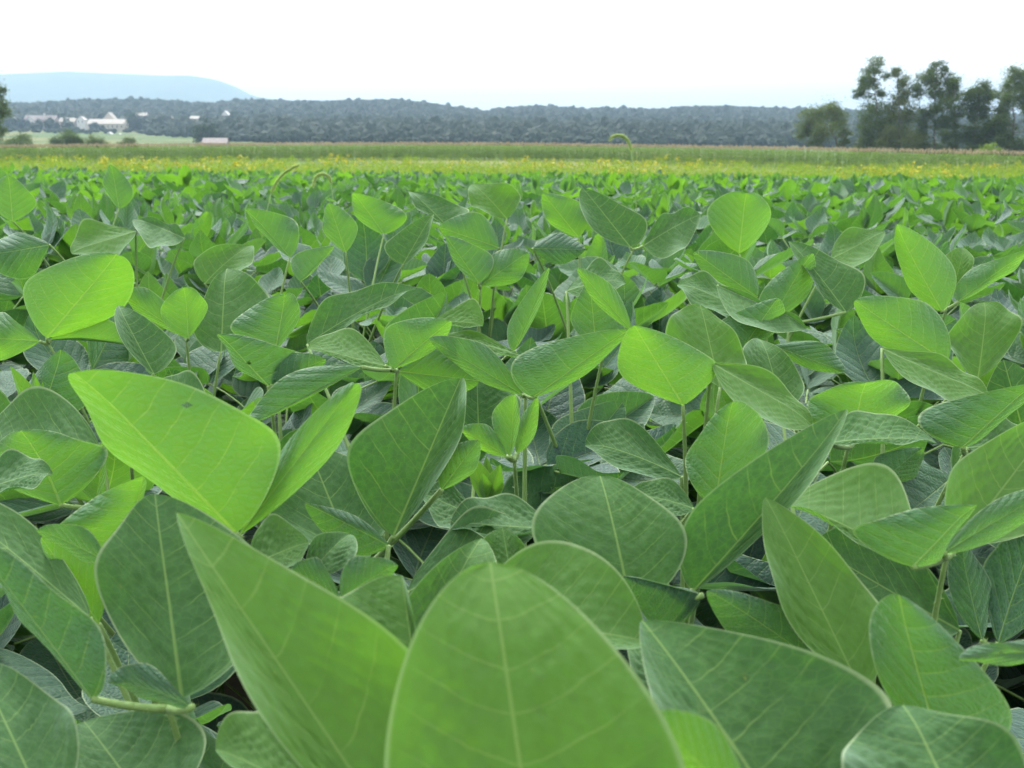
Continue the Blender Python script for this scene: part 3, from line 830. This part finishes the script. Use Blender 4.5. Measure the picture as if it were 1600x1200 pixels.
# ------------------------------------------------------------------ trees
def tree(name, label, d, trunk_px, blobs, m, group=None, density=1.0, leaf=.23, base_r=.26, fill=.5):
    """trunk_px: pixels of the trunk from the ground up; blobs: (px, py, radius px) of leaf masses"""
    tp = [at(p[0], p[1], d) for p in trunk_px]
    root = np.array([tp[0][0], tp[0][1], 0.0]); root[2] = float(ground_z(root[0], root[1]))
    e = empty(name, root); tag(e, label, 'tree', group)
    P = np.array([[0, 0, 0]] + [q-root for q in tp[1:]]); t = np.linspace(0, len(P)-1, 14)
    tr = np.stack([np.interp(t, np.arange(len(P)), P[:, i]) for i in range(3)], 1); tr[1:-1, :2] += rng.normal(0, .12, (12, 2))
    mb = MB(); tube(mb, tr, np.linspace(base_r, base_r*.25, 14), 8)
    C = []
    for bx, by, br in blobs:
        r_ = br*1.11/F*d; c = at(bx, by, d)-root; c = c+np.array([0, rng.normal(0, .8)*r_, 0]); C.append((c, r_))
        k = int(np.argmin(np.linalg.norm(tr - (c-np.array([0, 0, r_*.9])), axis=1)))
        s0 = tr[min(k, 12)]; limb = bez(s0, (s0*.4+c*.6)+np.array([0, 0, -.15*r_]), c, 7); tube(mb, limb, np.linspace(base_r*.4, .04, 7), 5)
        for q in range(6):
            dr = rng.normal(size=3); dr /= np.linalg.norm(dr); tube(mb, bez(limb[4], limb[5]+dr*r_*.3, c+dr*r_*.9, 5), np.linspace(.05, .015, 5), 3)
    mb.build('trunk', M_BARK, e)
    mb = MB()
    for c, r_ in C:
        n0 = int(820*density*(r_/1.8)**1.7*(.3/leaf)**1.3)
        nc = 7+int(r_*3); cen = rng.normal(size=(nc, 3)); cen /= np.linalg.norm(cen, axis=1)[:, None]
        cen = c + cen*r_*(.35+.75*rng.random((nc, 1)))
        pk = rng.integers(nc, size=n0); pp = cen[pk] + rng.normal(size=(n0, 3))*r_*np.array([.26, .26, .2])
        V, Q = cards(pp, rng.uniform(.45, 1.1, n0)*leaf, aspect=1.0); mb.add(V, Q, attr=rattr(n0))
        n1 = n0//3; pp = c + rng.normal(size=(n1, 3))*r_*np.array([.55, .55, .6])
        V, Q = cards(pp, rng.uniform(.45, 1.0, n1)*leaf, aspect=.9); mb.add(V, Q, attr=rattr(n1))
    mb.build('crown', m, e, smooth=False)

TG = 'trees standing in a line beyond the maize'
tree('field_tree', 'low spreading tree set apart to the left of the tall tree line', 230, [(1311, 252), (1309, 225), (1300, 205), (1292, 185)],
     [(1268, 184, 15), (1292, 176, 16), (1258, 206, 12), (1312, 188, 13), (1284, 203, 18), (1322, 208, 9), (1302, 172, 9), (1270, 222, 10), (1318, 222, 8), (1262, 196, 10)], M_OLIVE, TG, .9)
tree('field_tree', 'tall airy tree with a rounded top at the left end of the tree line', 225, [(1375, 252), (1372, 200), (1368, 150), (1364, 110)],
     [(1364, 108, 14), (1352, 122, 11), (1346, 142, 11), (1382, 142, 9), (1338, 146, 7), (1356, 182, 16), (1372, 168, 13), (1350, 205, 15), (1375, 198, 14), (1345, 128, 6), (1368, 128, 9), (1385, 118, 6), (1372, 232, 14), (1346, 226, 12), (1390, 190, 12)], M_TREE, TG, .85)
tree('field_tree', 'thin topped tree with olive foliage to the ground, second in the tree line', 222, [(1405, 254), (1405, 200), (1404, 150), (1402, 108)],
     [(1400, 112, 9), (1406, 130, 11), (1413, 148, 14), (1398, 168, 12), (1420, 178, 17), (1396, 200, 19), (1424, 212, 17), (1384, 222, 18), (1410, 228, 18), (1360, 228, 14), (1340, 236, 9), (1437, 222, 10)], M_OLIVE, TG, .95)
tree('field_tree', 'tallest pointed tree in the middle of the tree line with a straight trunk', 220, [(1460, 255), (1459, 210), (1461, 160), (1464, 102)],
     [(1464, 106, 10), (1446, 122, 13), (1468, 126, 13), (1434, 142, 12), (1456, 148, 12), (1482, 122, 9), (1449, 180, 12), (1464, 168, 10), (1463, 195, 10), (1440, 196, 10), (1476, 108, 5), (1488, 132, 9), (1445, 232, 13), (1474, 236, 12), (1440, 212, 9), (1478, 188, 9)], M_TREE, TG, .95)
tree('field_tree', 'dark vine covered tree with a dense rounded crown right of the tallest tree', 216, [(1492, 257), (1493, 210), (1492, 170), (1492, 140)],
     [(1490, 148, 14), (1478, 164, 12), (1503, 160, 13), (1499, 132, 10), (1492, 178, 11), (1492, 198, 8), (1492, 214, 8), (1494, 230, 8), (1476, 212, 10), (1508, 216, 10), (1486, 240, 12), (1505, 240, 12), (1480, 190, 10)], M_TREE, TG, 1.1)
tree('field_tree', 'tree with a leaning ivy clad trunk left of the gap at the right end', 214, [(1516, 258), (1519, 215), (1526, 175), (1532, 140)],
     [(1519, 148, 10), (1534, 142, 13), (1528, 165, 12), (1522, 185, 9), (1519, 205, 9), (1540, 172, 12), (1545, 195, 13), (1535, 215, 14), (1518, 230, 11), (1548, 150, 10), (1532, 238, 12), (1548, 215, 12), (1512, 205, 9)], M_TREE, TG, 1.05)
tree('field_tree', 'tall broad tree cut off by the right edge of the photo', 210, [(1584, 262), (1583, 215), (1584, 165), (1586, 120)],
     [(1586, 118, 14), (1602, 128, 16), (1570, 142, 14), (1594, 150, 15), (1561, 158, 12), (1574, 172, 12), (1560, 190, 11), (1576, 206, 12), (1612, 160, 14), (1566, 222, 13), (1588, 225, 12), (1580, 190, 11), (1615, 200, 14), (1600, 180, 12), (1568, 240, 12), (1592, 244, 12), (1612, 235, 12), (1550, 205, 10)], M_TREE, TG, 1.05)
tree('shrub', 'low bright green shrub at the foot of the right end trees', 205, [(1545, 262), (1545, 248), (1545, 236)],
     [(1538, 240, 9), (1553, 234, 10), (1525, 246, 7)], M_WEED, None, 1.0, base_r=.1)
tree('field_tree', 'tree half hidden by the left edge of the photo with dark hanging leaves', 170, [(-12, 262), (-12, 210), (-12, 170), (-10, 130)],
     [(-4, 142, 9), (-16, 170, 14), (-10, 192, 13), (0, 206, 10), (-22, 130, 14), (0, 222, 10), (-24, 210, 14)], M_TREE, None, 1.0)
for lab, px, py, w_, d, m in (('dark bushy shrub beside the meadow at far left', 25, 226, 20, 260, M_TREE), ('dark spreading bush in front of the meadow left of centre', 105, 219, 18, 270, M_TREE),
                            ('olive rounded bush next to the dark spreading bush', 150, 224, 15, 275, M_OLIVE), ('small olive bush at the right end of the bush row', 200, 225, 12, 280, M_OLIVE)):
    tree('bush', lab, d, [(px, py+14), (px, py+5), (px, py)], [(px-w_*.7, py+3, w_*.5), (px, py-w_*.2, w_*.62), (px+w_*.7, py+2, w_*.52), (px+w_*.2, py+4, w_*.5), (px-w_*1.1, py+6, w_*.4), (px+w_*1.1, py+6, w_*.4)], m, 'bushes along the meadow', 1.0, base_r=.12)
for lab, px, py, w_, d in (('dark round tree in front of the woods next to the low barn', 322, 208, 16, 560), ('dark tree in the village right of the big cream building', 212, 190, 13, 960)):
    tree('field_tree', lab, d, [(px, py+22), (px, py+6), (px, py-w_*.6)], [(px, py-w_*.5, w_*.7), (px-w_*.6, py, w_*.6), (px+w_*.6, py+1, w_*.62), (px, py+w_*.5, w_*.8), (px-w_*.7, py+w_*.7, w_*.5), (px+w_*.8, py+w_*.7, w_*.5)], M_WOOD, None, .35, leaf=.8, base_r=.5)

# ------------------------------------------------------------------ village
def house(label, x0, x1, ytop, ybot, d, wall, roofm, gable=False, depth=9.0, chimney=False, cat='house', rows=1):
    A = at(x0, ybot, d); Bp = at(x1, ybot, d); wdt = abs(Bp[0]-A[0]); h = (ybot-ytop)/F*d
    cx = (A[0]+Bp[0])/2; cy_ = A[1]; z0 = min(A[2], float(ground_z(cx, cy_))); base = A[2]
    e = empty('house' if cat == 'house' else cat, (cx, cy_, z0)); tag(e, label, cat, None)
    zb = base-z0; hw = h*.58; hx, hy = wdt/2, depth/2
    mb = MB(); V = [(-hx, -hy, -1), (hx, -hy, -1), (hx, hy, -1), (-hx, hy, -1), (-hx, -hy, zb+hw), (hx, -hy, zb+hw), (hx, hy, zb+hw), (-hx, hy, zb+hw)]
    Q = [(0, 1, 5, 4), (1, 2, 6, 5), (2, 3, 7, 6), (3, 0, 4, 7)]
    mb.add(np.array(V, float), Q)
    if gable: mb.add(np.array([(-hx, -hy, zb+hw), (hx, -hy, zb+hw), (0, -hy, zb+h), (-hx, hy, zb+hw), (hx, hy, zb+hw), (0, hy, zb+h)], float), tris=[(0, 1, 2), (4, 3, 5)])
    else: mb.add(np.array([(-hx, -hy, zb+hw), (-hx, hy, zb+hw), (-hx, 0, zb+h), (hx, -hy, zb+hw), (hx, hy, zb+hw), (hx, 0, zb+h)], float), tris=[(1, 0, 2), (3, 4, 5)])
    mb.build('wall', wall, e, smooth=False)
    mb = MB(); o = .5; th = .25
    if gable:
        for sgn in (-1, 1):
            v = np.array([(sgn*(hx+o), -hy-o, zb+hw-o*.6), (0, -hy-o, zb+h+.15), (0, hy+o, zb+h+.15), (sgn*(hx+o), hy+o, zb+hw-o*.6)])
            mb.add(np.vstack([v, v+[0, 0, th]]), [(0, 1, 2, 3), (4, 5, 6, 7), (0, 1, 5, 4), (3, 2, 6, 7), (0, 3, 7, 4)])
    else:
        for sgn in (-1, 1):
            v = np.array([(-hx-o, sgn*(hy+o), zb+hw-o*.4), (-hx-o, 0, zb+h+.15), (hx+o, 0, zb+h+.15), (hx+o, sgn*(hy+o), zb+hw-o*.4)])
            mb.add(np.vstack([v, v+[0, 0, th]]), [(0, 1, 2, 3), (4, 5, 6, 7), (0, 1, 5, 4), (3, 2, 6, 7), (0, 3, 7, 4)])
    rf = mb.build('roof', roofm, e, smooth=False)
    if chimney:
        mb = MB(); cxx = hx*.2; v = np.array([(a*.7+cxx, b*.7, c) for c in (zb+h*.7, zb+h+2.2) for a, b in ((-1, -1), (1, -1), (1, 1), (-1, 1))], float)
        mb.add(v, [(0, 1, 5, 4), (1, 2, 6, 5), (2, 3, 7, 6), (3, 0, 4, 7), (4, 5, 6, 7)]); mb.build('chimney', M_WHITE, rf, smooth=False)
    nw = max(2, int(wdt/4.2))
    for i in range(nw):
        wx = -hx + (i+.5)*wdt/nw; mb = MB(); z1 = zb+hw*.38; z2 = zb+hw*.78
        v = np.array([(wx+a*.55, -hy-.04+b, c) for b in (0, .1) for a, c in ((-1, z1), (1, z1), (1, z2), (-1, z2))])
        mb.add(v, [(0, 1, 2, 3), (0, 4, 5, 1), (1, 5, 6, 2), (2, 6, 7, 3), (3, 7, 4, 0)]); mb.build('window', M_GLASS, e, smooth=False)
house('long rosy brick house with white chimney at the left of the village', 42, 90, 181, 196, 1000, M_PINK, M_ROOFR, chimney=True)
house('white gabled end house joined to the long rosy house', 45, 57, 182, 197, 990, M_WHITE, M_ROOFR, gable=True)
house('pale pink house between the long rosy house and a white cottage', 96, 120, 185, 198, 1000, M_PINK, M_ROOFG)
house('small white cottage left of the big cream building', 123, 135, 183, 194, 1000, M_WHITE, M_ROOFG, gable=True)
house('big cream building with a long roof in the middle of the village', 142, 198, 187, 203, 990, M_CREAM, M_ROOFG, depth=14)
house('tall cream gabled block rising behind the big cream building', 165, 182, 177, 200, 1010, M_CREAM, M_ROOFG, gable=True)
house('pale grey house high up among trees right of the cream buildings', 215, 231, 177, 187, 1040, M_ROOFG, M_ROOFG)
house('narrow cream house below the pale grey house', 221, 232, 191, 204, 990, M_CREAM, M_CREAM, gable=True)
house('lone white gabled house high on the wooded slope', 349, 358, 174, 186, 1100, M_WHITE, M_WHITE, gable=True)
house('pale house half hidden in trees left of the lone white house', 299, 312, 182, 191, 1060, M_ROOFG, M_ROOFG)
house('small white house at the left end of the village', 14, 24, 184, 193, 1010, M_WHITE, M_ROOFG)
house('cream cottage with a gable between trees right of the narrow cream house', 262, 271, 182, 192, 1050, M_CREAM, M_ROOFG, gable=True)
house('white house low among hedges right of the village', 280, 290, 188, 196, 1000, M_WHITE, M_ROOFG)
house('small white shed at the top of the meadow', 168, 177, 207, 215, 880, M_WHITE, M_WHITE, gable=True, depth=5, cat='shed')
house('smaller white shed to the right of the other white shed', 185, 191, 209, 216, 880, M_WHITE, M_WHITE, gable=True, depth=5, cat='shed')
house('low barn with a rosy roof peeping over the maize', 320, 356, 217, 234, 520, M_PINK, M_ROOFR, depth=8, cat='barn')

# ------------------------------------------------------------------ woodland on the hills
def icosphere(sub):
    import bmesh
    bm = bmesh.new(); bmesh.ops.create_icosphere(bm, subdivisions=sub, radius=1.0)
    V = np.array([v.co[:] for v in bm.verts]); T = np.array([[v.index for v in f.verts] for f in bm.faces]); bm.free(); return V, T
def woodland():
    V0, T0 = icosphere(2); lib = []
    for i in range(24):
        ph = rng.random(6)*6.28; d = 1 + .16*np.sin(V0[:, 0]*4+ph[0])*np.sin(V0[:, 1]*4+ph[1])*1.2 + .12*np.sin(V0[:, 2]*6+ph[2]+V0[:, 0]*5) + rng.normal(0, .07, len(V0))
        lib.append(V0*d[:, None]*np.array([1, 1, .95]))
    mb = MB(); pts = []
    for D in np.arange(640, RIDGE+120, 10.5):
        n = int(2*.64*D/11.0)
        x = (np.arange(n)/n*2-1)*.64*D + rng.normal(0, 3.5, n); y = D + rng.normal(0, 4, n)
        pts.append(np.stack([x, y], 1))
    P = np.concatenate(pts); px = 800+F*P[:, 0]/P[:, 1]; D = P[:, 1]
    front = np.interp(px, [-300, 0, 230, 300, 380, 450, 2000], [925, 925, 900, 800, 680, 645, 640])
    keep = D > front
    vil = (px > 28) & (px < 245) & (D > 905) & (D < 1040)
    keep &= ~vil | (rng.random(len(P)) < np.where(D < 975, .5, .22))
    keep &= ~((px > 285) & (px < 365) & (D > 1000) & (D < 1110) & (rng.random(len(P)) < .8))
    fieldgap = (px > 860) & (px < 930) & (D > 1560) & (D < 1640)
    keep &= ~fieldgap
    P = P[keep]; Z = ground_z(P[:, 0], P[:, 1])
    for (x, y), z in zip(P, Z):
        h = rng.uniform(9, 15)*(rng.uniform(1.05, 1.3) if rng.random() < .12 else 1); r_ = rng.uniform(4, 7.5)
        fr_ = float(np.interp(800+F*x/y, [-300, 0, 230, 300, 380, 450, 2000], [925, 925, 900, 800, 680, 645, 640])); kf = .4+.6*min(1, (y-fr_)/150); h *= kf; r_ *= .3+.7*kf
        if 880 < y < 990 and -775 < x*1555/y < -555: h *= .5; r_ *= .75
        V = lib[rng.integers(24)]; an = rng.random()*6.28; c, s = math.cos(an), math.sin(an)
        W = np.stack([V[:, 0]*c-V[:, 1]*s, V[:, 0]*s+V[:, 1]*c, V[:, 2]], 1)*np.array([r_, r_, h*.52]) + np.array([x, y, z+h*.5])
        a = np.zeros((len(V), 4)); a[:, 0] = np.clip(.2+rng.random()*.5 + rng.normal(0, .12, len(V)), 0, 1)
        mb.add(W, tris=T0, attr=a)
        n = 40; q = rng.normal(size=(n, 3)); q /= np.linalg.norm(q, axis=1)[:, None]; q[:, 2] = np.abs(q[:, 2])
        pp = np.array([x, y, z+h*.5]) + q*np.array([r_, r_, h*.52])*1.02
        Vc, Qc = cards(pp, rng.uniform(.5, 1.0, n)); mb.add(Vc, Qc, attr=rattr(n))
    o = mb.build('woodland', M_WOOD, smooth=False); tag(o, 'dense woods covering the low hills along the horizon', 'woods', kind='stuff')
woodland()

# ------------------------------------------------------------------ haze
def haze():
    mb = MB(); x, y0, y1, z0, z1 = 10800, -500, 8600, -40, 425
    V = np.array([(a, b, c) for c in (z0, z1) for a, b in ((-x, y0), (x, y0), (x, y1), (-x, y1))], float)
    m, t = mat('haze_air'); g = NG(t)
    v = g.n('ShaderNodeVolumePrincipled'); v.inputs['Color'].default_value = (.40, .575, .74, 1); v.inputs['Density'].default_value = 2.3e-4
    v.inputs['Anisotropy'].default_value = .2
    o = g.n('ShaderNodeOutputMaterial'); g.l(v.outputs[0], o.inputs['Volume'])
    mb.add(V, [(3, 2, 1, 0), (4, 5, 6, 7), (0, 1, 5, 4), (1, 2, 6, 5), (2, 3, 7, 6), (3, 0, 4, 7)])
    ob = mb.build('haze', m, smooth=False); tag(ob, kind='stuff')
haze()
